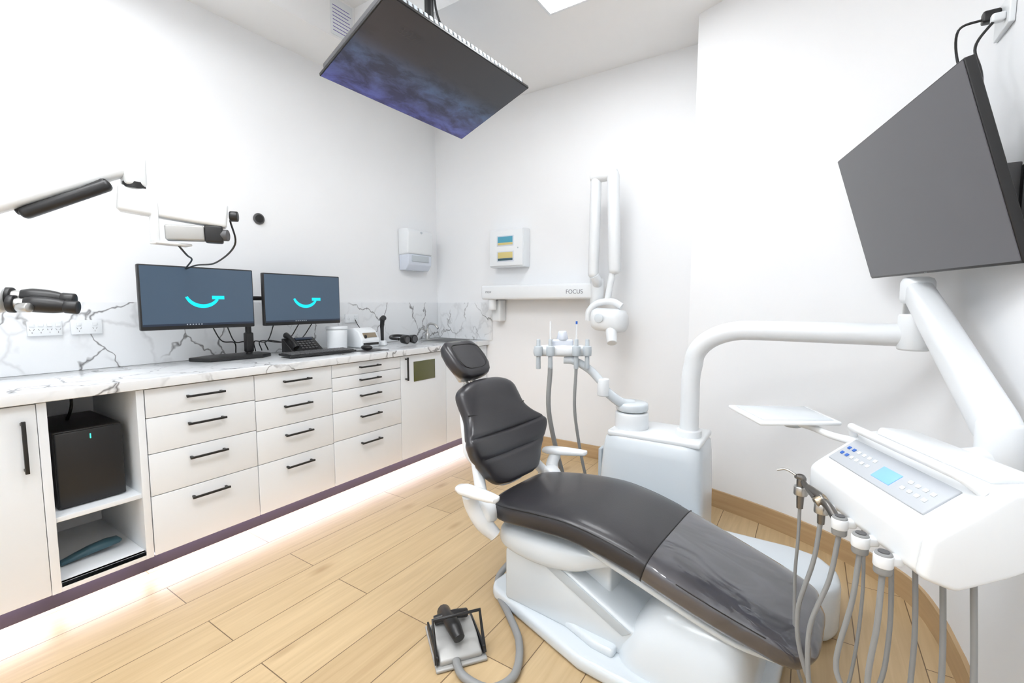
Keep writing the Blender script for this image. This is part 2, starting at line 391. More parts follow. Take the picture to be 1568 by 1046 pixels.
bb(None,'countertop',XL+.001,-2.435,-1.2,YB-.001,.8625,.905,M_marble,.003)
bb(None,'splashback',XL+.0005,XL+.012,-1.2,YB-.001,.906,1.245,M_marble,.001)
bb(None,'splashback.001',XL+.013,-2.40,YB-.012,YB-.0005,.906,1.245,M_marble,.001)

pc=root('desktop_computer',(-2.7,.61,.39))
bb(pc,'case',-2.95,-2.55,.50,.725,.391,.715,M_black,.008)
bb(pc,'front_bezel',-2.551,-2.535,.503,.722,.396,.710,M_black,.006)
bb(pc,'status_led',-2.536,-2.533,.612,.616,.67,.69,M_led,.0005)
tube(pc,'cable',[(-2.8,.60,.70),(-2.75,.61,.78),(-2.85,.63,.82),(-2.98,.64,.80)],.006,M_black)
hs=root('handheld_scanner',(-2.63,.6,.125))
rings=[]
for s,w,h in [(0,.004,.004),(.008,.018,.010),(.05,.022,.014),(.10,.025,.018),(.16,.03,.018),(.20,.026,.014),(.215,.006,.005)]:
    rings.append(superring((-2.62,.50+s,.127+h+ (0.02*s/.2)),V((w,0,0)),V((0,0,h)),2.6,24))
rings_mesh(hs,'body',rings,M_tool)
tube(hs,'cord',[(-2.72,.49,.132),(-2.85,.50,.17),(-2.95,.51,.30),(-2.99,.52,.36)],.004,M_black)

def outlet(y0,y1,z0,z1,n=2):
    rt=root('power_outlet',(XL+.018,(y0+y1)/2,(z0+z1)/2))
    bb(rt,'plate',XL+.0125,XL+.024,y0,y1,z0,z1,M_white,.003)
    for i in range(n):
        yy=y0+(y1-y0)*(i+.5)/n
        bb(rt,'switch',XL+.024,XL+.028,yy-.009,yy+.009,z1-.026,z1-.012,M_white,.001)
        for dy,rz in((-.007,0.5),(.007,-0.5)):
            box(rt,'slot',(XL+.0242,yy+dy,(z0+z1)/2-.005),(.001,.0016,.008),M_dgrey,0,R=Euler((rz,0,0)).to_matrix())
        box(rt,'slot',(XL+.0242,yy,(z0+z1)/2-.019),(.001,.0016,.007),M_dgrey,0)
outlet(.545,.665,1.085,1.155,4); outlet(.695,.815,1.085,1.155,2)
outlet(2.28,2.40,1.085,1.155,2)

wg=root('wall_grommet',(XL+.005,1.65,1.79))
cyl(wg,'ring',(XL+.0005,1.65,1.79),(XL+.012,1.65,1.79),.036,M_dgrey,bev=.003); cyl(wg,'cap',(XL+.012,1.65,1.79),(XL+.015,1.65,1.79),.026,M_black)

# ------------------------------------------------------------------ monitors
def smile(rt,x,yc,zc,s):
    vs=[];fs=[];n=20
    for i in range(n+1):
        a=math.radians(200+ (330-200)*i/n)
        w=.12+.07*math.sin(math.pi*i/n)
        for r in(1.0-w,1.0+w*.3):
            vs.append((x,yc+s*r*math.cos(a),zc+s*(.25+r*math.sin(a)*.95)))
            vs.append((x+.0012,yc+s*r*math.cos(a),zc+s*(.25+r*math.sin(a)*.95)))
    for i in range(n):
        a=i*4;b=a+4
        fs+=[(a,a+1,b+1,b),(a+2,b+2,b+3,a+3),(a+1,a+3,b+3,b+1),(a,b,b+2,a+2)]
    fs+=[(0,2,3,1),(n*4,n*4+1,n*4+3,n*4+2)]
    rawmesh(rt,'logo_arc',vs,fs,M_cyan)
    box(rt,'logo_bar',(x+.0006,yc+s*.88,zc+s*-.10),(.0012,s*.72,s*.22),M_cyan,0)
def monitor(y0,y1,z0,z1,x,tilt=0.0):
    rt=root('computer_monitor',(x,(y0+y1)/2,z0))
    bb(rt,'housing',x-.03,x,y0,y1,z0,z1,M_black,.006)
    bb(rt,'rear_bulge',x-.045,x-.029,y0+.1,y1-.1,z0+.06,z1-.06,M_black,.006)
    bb(rt,'screen',x-.001,x+.0015,y0+.007,y1-.007,z0+.020,z1-.007,M_mon,0)
    bb(rt,'taskbar',x+.0012,x+.0022,y0+.007,y1-.007,z0+.020,z0+.031,M_taskbar,0)
    for i in range(6): bb(rt,'taskbar_icon',x+.002,x+.0028,y0+.2+.014*i,y0+.206+.014*i,z0+.023,z0+.028,M_lgrey,0)
    smile(rt,x+.0024,(y0+y1)/2+.005,(z0+z1)/2+.012,.088)
monitor(.90,1.46,1.10,1.435,-2.80)
monitor(1.52,2.06,1.10,1.425,-2.80)
ms=root('monitor_stand',(-2.9,1.49,.905))
cyl(ms,'pole',(-2.90,1.47,.925),(-2.90,1.47,1.36),.017,M_black)
box(ms,'sleeve',(-2.90,1.47,1.27),(.05,.05,.09),M_black,.008)
box(ms,'sleeve_low',(-2.90,1.47,1.0),(.04,.045,.12),M_black,.008)
cyl(ms,'arm_left',(-2.90,1.47,1.27),(-2.862,1.22,1.27),.013,M_black); cyl(ms,'arm_right',(-2.90,1.47,1.27),(-2.862,1.76,1.27),.013,M_black)
for y in (1.19,1.79): box(ms,'vesa_plate',(-2.853,y,1.27),(.012,.1,.1),M_black,.002)
prism(ms,'foot',[(-2.96,1.16,.9065),(-2.83,1.22,.9065),(-2.80,1.50,.9065),(-2.85,1.58,.9065),(-3.0,1.58,.9065),(-3.02,1.30,.9065)],(0,0,.022),M_black,.006)
for i,(ya,yb) in enumerate([(1.25,1.40),(1.33,1.46),(1.62,1.52),(1.80,1.56),(1.9,1.6)]):
    tube(ms,'cable',[(-2.87,ya,1.12),(-2.89,ya*.6+yb*.4,1.02-.01*i),(-2.93,yb,1.0),(-2.96,yb+.02,.935)],.0035,M_black,seg=8)

kb=root('keyboard',(-2.66,1.78,.906))
R=Euler((0,math.radians(2),math.radians(-3))).to_matrix()
box(kb,'base',(-2.66,1.79,.920),(.145,.46,.014),M_black,.005,R)
for i in range(5):
    for j in range(15):
        p=V((-2.66,1.79,.920))+R@V((-.055+.0265*i,-.203+.029*j,.0095))
        box(kb,'key',p,(.021,.024,.006),M_dgrey,.0015,R,seg=1)
mp_=root('mouse_pad',(-2.60,2.14,.9055)); bb(mp_,'pad',-2.68,-2.52,2.05,2.25,.906,.909,M_dgrey,.001)
mo=root('computer_mouse',(-2.60,2.12,.91)); ellipsoid(mo,'body',(-2.60,2.12,.929),(.052,.03,.019),M_black); box(mo,'wheel',(-2.575,2.12,.944),(.012,.005,.006),M_dgrey,.002)
ph=root('desk_phone',(-2.80,1.78,.906))
prism(ph,'body',[(-2.87,1.66,.907),(-2.745,1.66,.907),(-2.745,1.66,.930),(-2.86,1.66,1.01),(-2.87,1.66,1.01)],(0,.22,0),M_black,.004)
Rp=frame((0,1,0),(-.82,0,.572),(.572,0,.82))
for i in range(4):
    for j in range(5): box(ph,'button',V((-2.765,1.745,.947))+Rp@V((.024*j,.022*i,.002)),(.016,.012,.005),M_dgrey,.002,Rp,seg=1)
box(ph,'display',V((-2.845,1.80,1.002))+Rp@V((0,0,.002)),(.12,.02,.003),M_taskbar,.001,Rp)
tube(ph,'handset',[(-2.75,1.69,.955),(-2.78,1.69,.99),(-2.83,1.69,1.022),(-2.865,1.69,1.03)],.016,M_black,radii=[.02,.013,.013,.02])
wt=root('wipes_tub',(-2.86,2.05,.906))
cyl(wt,'tub',(-2.86,2.07,.906),(-2.86,2.07,1.05),.068,M_white,r2=.072,bev=.006); cyl(wt,'lid',(-2.86,2.07,1.05),(-2.86,2.07,1.075),.075,M_white,bev=.006)
sm=root('pouch_sealer',(-2.85,2.30,.906))
prism(sm,'body',[(-2.95,2.21,.907),(-2.77,2.21,.907),(-2.76,2.21,.965),(-2.80,2.21,1.03),(-2.86,2.21,1.055),(-2.95,2.21,1.045)],(0,.17,0),M_white,.012)
Rf=frame((0,1,0),(-.52,0,.85),(.85,0,.52))
box(sm,'front_panel',(-2.777,2.295,1.0),(.12,.04,.004),M_bronze,.001,Rf); box(sm,'feed_slot',(-2.762,2.295,.935),(.004,.14,.018),M_black,.001)
ellipsoid(sm,'knob',(-2.77,2.25,.99),(.010,.014,.014),M_black)
cl=root('curing_light',(-2.84,2.47,.906))
cyl(cl,'stand',(-2.84,2.47,.906),(-2.84,2.47,.945),.04,M_white,r2=.03,bev=.006)
tube(cl,'handpiece',[(-2.84,2.47,.94),(-2.84,2.47,1.03),(-2.84,2.47,1.06),(-2.82,2.46,1.11)],.013,M_black,radii=[.012,.014,.016,.018])
cyl(cl,'head',(-2.84,2.47,1.11),(-2.80,2.455,1.125),.022,M_black,bev=.003)
tube(cl,'cord',[(-2.86,2.47,.93),(-2.93,2.45,.95),(-3.0,2.38,1.05),(-3.025,2.36,1.11)],.003,M_black,seg=8)
gg=root('safety_goggles',(-2.80,2.68,.912))
dzg=.009
for dy in(-.045,.045):
    cyl(gg,'lens_barrel',(-2.79,2.68+dy,.935+dzg),(-2.735,2.68+dy*.9,.935+dzg),.032,M_black,r2=.036,bev=.004)
    cyl(gg,'lens',(-2.735,2.68+dy*.9,.935+dzg),(-2.733,2.68+dy*.9,.935+dzg),.026,M_dgrey)
box(gg,'bridge',(-2.775,2.68,.945+dzg),(.03,.06,.02),M_black,.006)
tube(gg,'strap',[(-2.79,2.60,.94+dzg),(-2.86,2.58,.955),(-2.92,2.64,.965),(-2.92,2.72,.965),(-2.86,2.78,.955),(-2.79,2.76,.94+dzg)],.012,M_black)
st=root('sink_tap',(-2.95,3.12,.906))
cyl(st,'base',(-2.97,3.12,.906),(-2.97,3.12,.96),.022,M_silver,bev=.003)
tube(st,'spout',[(-2.97,3.12,.95),(-2.97,3.12,1.02),(-2.94,3.12,1.05),(-2.88,3.12,1.045),(-2.84,3.12,1.01)],.010,M_silver)
tube(st,'lever',[(-2.97,3.12,.98),(-2.975,3.07,1.0),(-2.97,3.02,1.01)],.006,M_silver)
bs=root('sink_basin',(-2.75,3.1,.906))
prism(bs,'rim',[(-2.90,2.92,.906),(-2.56,2.92,.906),(-2.56,3.28,.906),(-2.90,3.28,.906)],(0,0,.004),M_silver,.0015)
bb(bs,'bowl',-2.88,-2.58,2.94,3.26,.9095,.911,M_dgrey,0.0005)

pd=root('paper_towel_dispenser',(XL+.06,3.02,1.7))
prism(pd,'cover',[(XL+.001,2.86,1.66),(XL+.12,2.86,1.67),(XL+.13,2.86,1.86),(XL+.11,2.86,1.89),(XL+.001,2.86,1.89)],(0,.31,0),M_white,.014)
prism(pd,'tray',[(XL+.001,2.87,1.53),(XL+.08,2.87,1.53),(XL+.115,2.87,1.58),(XL+.12,2.87,1.668),(XL+.001,2.87,1.668)],(0,.29,0),M_clear,.008)
bb(pd,'paper',XL+.02,XL+.123,2.91,3.12,1.605,1.66,M_lgrey,.004)
cyl(pd,'lock',(XL+.12,3.02,1.86),(XL+.134,3.02,1.86),.01,M_lgrey)
gd=root('wall_cabinet_dispenser',(-2.17,YB-.06,1.7))
bb(gd,'body',-2.35,-2.01,YB-.10,YB-.001,1.545,1.865,M_white,.006)
bb(gd,'door',-2.347,-2.013,YB-.112,YB-.101,1.555,1.858,M_white,.004)
for z,m1,m2_ in((1.765,M_teal,M_yellow),(1.635,M_yellow,M_tool)):
    bb(gd,'window_frame',-2.27,-2.10,YB-.115,YB-.111,z-.045,z+.042,M_clear,.001)
    bb(gd,'label',-2.26,-2.11,YB-.1165,YB-.1145,z-.016,z+.034,m1,.0005)
    bb(gd,'label_low',-2.26,-2.11,YB-.1165,YB-.1145,z-.036,z-.017,m2_,.0005)
ellipsoid(gd,'lock',(-2.06,YB-.113,1.70),(.006,.003,.006),M_lgrey)

# ------------------------------------------------------------------ x-ray unit
xr=root('dental_xray_unit',(-1.9,YB-.1,1.33))
bb(xr,'wall_bracket',-2.34,-2.25,YB-.10,YB-.001,1.08,1.27,M_white,.015)
bb(xr,'wall_rail',-2.37,-1.50,YB-.06,YB-.001,1.27,1.39,M_white,.01)
bb(xr,'horizontal_arm',-2.38,-1.33,YB-.20,YB-.075,1.27,1.39,M_white,.018)
cyl(xr,'bracket_pivot',(-2.30,YB-.14,1.18),(-2.30,YB-.14,1.28),.035,M_white,bev=.006)
RB=frame((1,0,0),(0,0,1),(0,-1,0))
text(xr,'label',"FOCUS",(-1.50,YB-.201,1.325),.045,RB,M_print)
text(xr,'label_maker',"mov",(-2.30,YB-.201,1.335),.035,RB,M_print)
px,py=-1.335,YB-.16
cyl(xr,'elbow',(px,py,1.22),(px,py,1.42),.05,M_white,bev=.01)
tube(xr,'elbow_link',[(px,py,1.36),(px+.02,py-.05,1.40),(px+.01,py-.08,1.44)],.035,M_white)
box(xr,'arm_a',(px+.01,py-.08,1.79),(.075,.07,.74),M_white,.03,Euler((0,math.radians(1),0)).to_matrix())
cyl(xr,'top_joint',(px-.02,py-.08,2.13),(px+.17,py-.08,2.13),.038,M_white,bev=.008)
box(xr,'arm_b',(px+.155,py-.085,1.80),(.085,.075,.72),M_white,.034,Euler((0,math.radians(-2),0)).to_matrix())
cyl(xr,'tube_yoke_stem',(px+.15,py-.085,1.45),(px+.12,py-.10,1.25),.022,M_white)
dz=V((0,0,-.085))
tube(xr,'yoke',[V(p)+dz for p in [(px-.01,py-.13,1.20),(px+.0,py-.13,1.27),(px+.06,py-.12,1.325),(px+.16,py-.10,1.335),(px+.23,py-.10,1.30)]],.024,M_white)
rings=[]
for s,r in [(0,.03),(.015,.065),(.04,.08),(.18,.085),(.22,.075),(.24,.045)]:
    rings.append(superring(V((px+.02+s,py-.13+s*.2,1.215-s*.08))+dz,V((0,r,0)),V((0,0,r)),3,32))
rings_mesh(xr,'tube_head',rings,M_white)
cyl(xr,'collimator',V((px+.17,py-.14,1.14))+dz,V((px+.20,py-.20,1.05))+dz,.040,M_white,r2=.034,bev=.005)
cyl(xr,'dial',V((px+.10,py-.195,1.22))+dz,V((px+.10,py-.205,1.22))+dz,.032,M_white2,bev=.003)

# ------------------------------------------------------------------ ceiling TV
s=1.9
def cz(p): return V((p[0]*s,p[1]*s,p[2]*s+1.24))
A=cz((-1.089,.754,.583));B=cz((-1.037,1.265,.563));C=cz((-.750,1.253,.652));D=cz((-.8026,.742,.672))
ux=((B-A)+(C-D)).normalized(); vy=((C-B)+(D-A)); vy=(vy-ux*vy.dot(ux)).normalized(); nz=ux.cross(vy)
W=((B-A).length+(C-D).length)/2; H=((C-B).length+(D-A).length)/2; cc=(A+B+C+D)/4
RT=Matrix((ux,vy,nz)).transposed()
tv=root('ceiling_television',cc)
def TP(x,y,z): return cc+ux*x+vy*y+nz*z
box(tv,'bezel',TP(0,0,-.009),(W,H,.016),M_black,.003,RT)
box(tv,'screen',TP(0,0,0),(W-.010,H-.010,.002),M_tvimg,0,RT)
box(tv,'back_shell',TP(0,.0,-.040),(W*.97,H*.94,.048),M_dgrey,.008,RT)
for i in range(30): box(tv,'vent',TP(-W*.45+i*W*.90/29,H*.47,-.044),(.018,.010,.026),M_lgrey,.001,RT,seg=1)
text(tv,'clock_text',"3:27",TP(-W*.30,H*.30,.0015),.065,RT,M_faint)
box(tv,'mount_plate',TP(0,0,-.08),(.30,.24,.03),M_black,.004,RT)
pt=TP(0,0,-.09)
cyl(tv,'knuckle',pt,pt+V((.0,0,.10)),.03,M_black)
cyl(tv,'pole',pt+V((0,0,.06)),(pt.x,pt.y,3.215),.024,M_black); cyl(tv,'ceiling_flange',(pt.x,pt.y,3.20),(pt.x,pt.y,3.219),.09,M_black,bev=.004)
tube(tv,'cable',[TP(.1,.05,-.07),TP(.12,.1,-.16),(pt.x+.03,pt.y+.02,2.8),(pt.x+.03,pt.y+.01,3.2)],.006,M_black)
nt=root('wall_notice_sheet',(rx0,1.9,3.07))
bb(nt,'sheet',rx0+.0005,rx0+.003,2.0-.04,2.15-.02,2.975,3.205,M_white,0)
for i in range(8): bb(nt,'text_line',rx0+.003,rx0+.0036,1.975,2.115-.01*(i%3),3.0+i*.022,3.005+i*.022,M_mesh,0)

# ------------------------------------------------------------------ right wall TV
s=1.95
A=cz((.034,1.254,.309));B=cz((.145,.809,.305));C=cz((.219,.829,.049));D=cz((.108,1.274,.053))
ux=((B-A)+(C-D)).normalized(); vy=((A-D)+(B-C)); vy=(vy-ux*vy.dot(ux)).normalized(); nz=ux.cross(vy)
W=((B-A).length+(C-D).length)/2; H=((B-C).length+(A-D).length)/2; cc=(A+B+C+D)/4
RT=Matrix((ux,vy,nz)).transposed()
tv=root('wall_television',cc)
box(tv,'bezel',TP(0,0,-.013),(W,H,.024),M_black,.003,RT)
box(tv,'screen',TP(0,.002,0),(W-.008,H-.012,.002),M_tvoff_glow,0,RT)
box(tv,'back_shell',TP(-.06,-.06,-.04),(W*.55,H*.5,.035),M_black,.01,RT)
text(tv,'brand_mark',"- - -",TP(0,-H/2+.005,.0015),.010,RT,M_lgrey)
bp=TP(.12,-.04,-.06)
box(tv,'vesa_plate',TP(.10,-.05,-.062),(.2,.12,.02),M_black,.003,RT)
wp=V((.462,1.80,1.52))
cyl(tv,'swing_arm_a',bp,(bp.x+.03,wp.y+.12,1.54),.02,M_black); cyl(tv,'swing_arm_b',(bp.x+.03,wp.y+.12,1.54),wp,.02,M_black)
cyl(tv,'pivot',(bp.x+.03,wp.y+.12,1.48),(bp.x+.03,wp.y+.12,1.59),.026,M_black)
bb(tv,'wall_plate',.445,.4695,1.74,1.90,1.43,1.60,M_black,.003)
for y in (1.77,1.87): bb(tv,'bracket_rail',.41,.447,y-.012,y+.012,1.43,1.61,M_dgrey,.003)
for z_ in (1.46,1.58): bb(tv,'bracket_cross',.405,.43,1.76,1.88,z_-.012,z_+.012,M_black,.003)
wo=root('power_outlet',(.465,2.1,2.13))
bb(wo,'plate',.452,.4665,2.00,2.14,2.07,2.16,M_white,.003)
bb(wo,'plug',.41,.452,2.07,2.10,2.115,2.15,M_black,.006); bb(wo,'plug_b',.42,.452,2.02,2.045,2.09,2.115,M_white,.006)
tube(wo,'cable_a',[(.42,2.085,2.13),(.36,2.10,2.12),(.37,2.12,2.02),(.39,2.0,1.90),(.36,1.86,1.75)],.004,M_black,seg=8)
tube(wo,'cable_b',[(.43,2.03,2.10),(.39,2.03,2.03),(.40,1.98,1.92),(.38,1.85,1.72)],.004,M_black,seg=8)

# ------------------------------------------------------------------ DENTAL CHAIR
ch=root('dental_chair',(-.6,1.62,0))
ang=math.radians(-5); ax=V((math.cos(ang),math.sin(ang),0)); pw=V((-math.sin(ang),math.cos(ang),0)); C0=V((-1.0,1.65,0)); Z=V((0,0,1))
def L3(s,w,z): return C0+ax*s+pw*w+Z*z
def along(secs,e=3.6,N=40):
    rings=[]
    cs=[V((q[0],0,q[1]-q[3])) for q in secs]
    for i,q in enumerate(secs):
        a=cs[max(i-1,0)];b=cs[min(i+1,len(cs)-1)]; t=(b-a).normalized()
        n=V((-t.z,0,t.x))
        if n.z<0: n=-n
        c=L3(q[0],0,q[1]-q[3]); nn=(ax*n.x+Z*n.z)*q[3]
        rings.append(superring(c,pw*q[2],nn,e,N))
    return rings
def dense(secs,k=5):
    A4=[V((a,b,c)) for a,b,c,d in secs]; D4=[V((d,0,0)) for a,b,c,d in secs]
    P=catmull(A4,k); Q=catmull(D4,k)
    return [(p.x,p.y,max(p.z,.002),max(q.x,.002)) for p,q in zip(P,Q)]
seat=[(-.050,.425,.10,.015),(-.040,.445,.175,.035),(-.015,.462,.208,.05),(.06,.477,.23,.056),(.2,.497,.24,.058),(.34,.507,.242,.058),(.46,.495,.24,.058),(.56,.474,.236,.057),(.625,.455,.232,.055)]
rings_mesh(ch,'seat_cushion',along(dense(seat)),M_leather)
leg=[(.618,.459,.235,.058),(.70,.434,.233,.058),(.82,.396,.226,.056),(.93,.363,.215,.053),(1.0,.341,.203,.050),(1.04,.326,.185,.042),(1.06,.313,.148,.030),(1.068,.302,.09,.014)]
rings_mesh(ch,'leg_cushion_cover',along(dense(leg)),M_cover)
def seamring(q,e=3.6,sc=1.004,r=.0022,name='seam'):
    c=along([ (q[0]-.01,q[1]+q[4],q[2],q[3]), (q[0],q[1],q[2]*sc,q[3]*sc), (q[0]+.01,q[1]-q[4],q[2],q[3])],e)[1]
    tube(ch,name,c+[c[0]],r,M_seam,seg=6,smooth=False)
seamring((.620,.459,.235,.058,.003))
def edge_seam(secs,name,side=1,m=M_seam):
    d=dense(secs)[6:-3]; pts=[]
    for (s_,zt_,hw,ht) in d:
        pts.append(L3(s_,side*hw*.985,zt_-ht+ht*.55))
    tube(ch,name,pts,.0018,m,seg=6,smooth=False)
for sd in(-1,1): edge_seam(seat,'seat_piping',side=sd); edge_seam(leg[:5],'leg_piping',side=sd)
sh=[(-.02,.335,.13,.02),(.0,.357,.18,.045),(.06,.367,.205,.062),(.2,.377,.215,.07),(.33,.383,.21,.062),(.42,.378,.19,.04),(.50,.366,.15,.018)]
rings_mesh(ch,'seat_shell',along(dense(sh)),M_white2)
sh=[(.38,.398,.16,.012),(.42,.394,.19,.018),(.6,.355,.20,.02),(.85,.278,.185,.018),(.98,.245,.15,.012)]
rings_mesh(ch,'leg_shell',along(dense(sh)),M_white2)
# backrest
bt=[(.005,.482,.08,.018,.0),(-.010,.489,.14,.036,.0),(-.035,.512,.175,.048,.01),(-.062,.545,.205,.052,.025),(-.090,.592,.248,.054,.05),(-.108,.627,.268,.053,.068),(-.122,.656,.262,.052,.066),
 (-.142,.70,.222,.052,.04),(-.162,.743,.196,.052,.025),(-.185,.797,.192,.052,.014),(-.202,.836,.186,.050,.008),(-.214,.862,.160,.044,.002),(-.222,.880,.11,.030,0),(-.226,.888,.05,.014,0)]
bt=[(a-.035,b,c,d_,e_) for a,b,c,d_,e_ in bt]
K=5
P=catmull([V((a,b,c)) for a,b,c,d,e in bt],K); Q=catmull([V((d,e,0)) for a,b,c,d,e in bt],K)
rings=[]
up=(V((-.226,0,.888))-V((.005,0,.482))).normalized(); nrm2=V((up.z,0,-up.x))
for p,q in zip(P,Q):
    th=max(q.x,.003)
    for zc,dp,wd in((.655,.012,.006),(.575,.011,.006)):
        th-=dp*math.exp(-((p.y-zc)/wd)**2)
    c=L3(p.x,0,p.y); nn=(ax*nrm2.x+Z*nrm2.z)*th
    rings.append(superring(c,pw*max(p.z,.004),nn,2.9,44,bend=(ax*nrm2.x+Z*nrm2.z)*q.y))
rings_mesh(ch,'backrest_cushion',rings,M_leather)
def back_line(z,name,amp=.02):
    pts=[]
    best=min(zip(P,Q),key=lambda t:abs(t[0].y-z)); p,q=best
    fw=ax*nrm2.x+Z*nrm2.z; upv=ax*up.x+Z*up.z
    for i in range(-12,13):
        a=i/12*.97
        th=q.x*(1-abs(a)**2.9)**(1/2.9)
        pts.append(L3(p.x,0,p.y)+pw*p.z*a+fw*(th+q.y*a*a-.003)+upv*(amp*a*a-amp*.3))
    tube(ch,name,pts,.0028,M_seam,seg=6,smooth=False)
back_line(.735,'back_seam_upper',.025); back_line(.615,'back_seam_middle',.03)
rings=[]
for (s_,z_,w_) in [(-.06,.455,.08),(-.11,.50,.14),(-.16,.60,.19),(-.215,.72,.15),(-.265,.83,.11),(-.285,.865,.05)]:
    rings.append(superring(L3(s_-.03,0,z_),pw*w_,ax*.028,2.6,32))
rings_mesh(ch,'backrest_shell',rings,M_white)
# headrest
hc=L3(-.340,-.03,.970); hu=(ax*-.70+Z*.71).normalized(); hn=pw.cross(hu)
if hn.dot(ax)<0: hn=-hn
hsec=[(-.100,.045,.012),(-.095,.075,.026),(-.08,.092,.036),(-.05,.108,.042),(0,.116,.043),(.05,.112,.041),(.082,.098,.036),(.097,.078,.026),(.103,.045,.012)]
rings=[superring(hc+hu*a,pw*b,hn*c,3.2,40,bend=hn*.018) for a,b,c in hsec]
rings_mesh(ch,'headrest_cushion',rings,M_leather)
pts=[]
for i in range(41):
    t=2*math.pi*i/40; ct,st_=math.cos(t),math.sin(t)
    a=math.copysign(abs(ct)**.55,ct);b=math.copysign(abs(st_)**.55,st_)
    pts.append(hc+hu*(b*.07)+pw*(a*.086)+hn*(.038+.014*a*a))
tube(ch,'headrest_seam',pts,.002,M_seam,seg=6,smooth=False)
box(ch,'headrest_bracket',hc-hn*.05-hu*.02,(.09,.11,.03),M_silver,.01,Matrix((pw,hu,hn)).transposed())
cyl(ch,'headrest_bar',L3(-.275,-.01,.78),hc-hn*.055,.012,M_silver)
cyl(ch,'headrest_bar_front',L3(-.245,-.01,.83),hc-hn*.03-hu*.04,.012,M_silver)
for sd in(-1,1):
    cyl(ch,'hinge_drum',L3(-.035,sd*.20,.41),L3(-.035,sd*.272,.41),.052,M_white,bev=.012)
    tube(ch,'arm_bracket',[L3(.02,sd*.235,.33),L3(-.02,sd*.262,.38),L3(-.055,sd*.285,.445),L3(-.05,sd*.312,.502)],.03,M_white,radii=[.026,.034,.03,.026])
    rings=[]
    for a,w,h in [(-.085,.008,.006),(-.08,.024,.013),(-.05,.034,.018),(.03,.032,.018),(.10,.026,.015),(.135,.02,.012),(.142,.006,.005)]:
        rings.append(superring(L3(-.03+a*1.0,sd*(.312+a*.12),.518+ (a*.08)),pw*w,Z*h,2.6,24))
    rings_mesh(ch,'armrest_pad',rings,M_white)
    tube(ch,'back_link',[L3(-.035,sd*.235,.41),L3(-.10,sd*.19,.49),L3(-.155,sd*.15,.56)],.024,M_white)
# lift mechanism
pr=[(.03,.05),(.64,.05),(.64,.135),(.58,.16),(.25,.30),(.08,.30),(.03,.26)]
prism(ch,'lift_fairing',[L3(a,-.19,b) for a,b in pr],pw*.38,M_white2,.016,4)
pr=[(.22,.262),(.27,.282),(.57,.152),(.54,.128)]
prism(ch,'lift_fairing_inset',[L3(a,-.194,b) for a,b in pr],pw*.006,M_lgrey,.002)
prism(ch,'lift_column',[L3(a,-.12,b) for a,b in [(.14,.05),(.46,.05),(.46,.33),(.14,.33)]],pw*.24,M_white2,.012)
rings=[]
for z_,s0,s1,hw in [(.03,.50,.93,.24),(.10,.52,.925,.235),(.17,.56,.915,.215),(.225,.60,.90,.185),(.265,.64,.88,.15),(.285,.68,.84,.09)]:
    rings.append(superring(L3((s0+s1)/2,0,z_),ax*((s1-s0)/2),pw*hw,4.5,40))
rings_mesh(ch,'front_housing',rings,M_white2)
fp=[(-.08,-.13),(-.05,-.17),(.42,-.285),(.92,-.285),(.97,-.21),(.97,.24),(.0,.24),(-.08,.16)]
prism(ch,'floor_plate',[L3(a,b,.001) for a,b in fp],(0,0,.055),M_white2,.02,4)
fp=[(.0,-.10),(.44,-.225),(.52,-.225),(.52,.2),(.02,.2)]
prism(ch,'floor_plate_riser',[L3(a,b,.05) for a,b in fp],(0,0,.035),M_white2,.014,4)

# ------------------------------------------------------------------ DELIVERY UNIT
du=root('dental_delivery_unit',(-.6,2.3,0))
jc=[(-.90,1.95),(-.90,2.22),(-.02,2.22),(.08,2.19),(.14,2.10),(.145,2.0),(.11,1.93),(.03,1.90),(-.5,1.92)]
prism(du,'junction_casing',[V((x,y,.001)) for x,y in jc],(0,0,.215),M_white2,.035,5)
rings=[]
for z_,x0,x1,y0,y1 in [(.0,-.90,-.375,2.15,2.52),(.05,-.90,-.375,2.15,2.52),(.35,-.885,-.38,2.155,2.51),(.50,-.875,-.385,2.165,2.50),(.555,-.865,-.39,2.175,2.49),(.575,-.85,-.405,2.19,2.47)]:
    rings.append(superring(((x0+x1)/2,(y0+y1)/2,z_),V(((x1-x0)/2,0,0)),V((0,(y1-y0)/2,0)),7,64))
rings_mesh(du,'pedestal_body',rings,M_white2)
bb(du,'pedestal_lid',-.845,-.395,2.185,2.48,.565,.597,M_white,.012)
bb(du,'pedestal_side_grille',-.905,-.885,2.22,2.44,.20,.48,M_lgrey,.006)
box(du,'pedestal_button',(-.42,2.150,.20),(.02,.01,.03),M_black,.002)
tx,ty=-.755,2.30
cyl(du,'turret_base',(tx,ty,.59),(tx,ty,.68),.085,M_white,bev=.01); cyl(du,'turret_cap',(tx,ty,.685),(tx,ty,.73),.082,M_white2,bev=.012)
tube(du,'assistant_arm_lower',[(tx,ty,.71),(-.80,2.24,.735),(-.86,2.18,.80)],.026,M_white2,radii=[.032,.026,.024])
cyl(du,'assistant_elbow',(-.865,2.175,.77),(-.865,2.175,.86),.03,M_white,bev=.006)
tube(du,'assistant_arm_upper',[(-.865,2.175,.83),(-.93,2.155,.90),(-1.0,2.12,.945),(-1.05,2.10,.95)],.021,M_white2)
hx=V((.838,.546,0)); hz=V((-1.055,2.09,1.0))
Rh=frame(hx,V((-.546,.838,0)),(0,0,1))
rings=[]
for a,w,h in [(-.15,.008,.008),(-.145,.024,.02),(-.10,.034,.028),(0,.042,.032),(.10,.034,.028),(.145,.024,.02),(.15,.008,.008)]:
    rings.append(superring(hz+hx*a+Z*(-.25*a*a+.0),V((-.546,.838,0))*w,Z*h,2.8,28))
rings_mesh(du,'instrument_holder',rings,M_white)
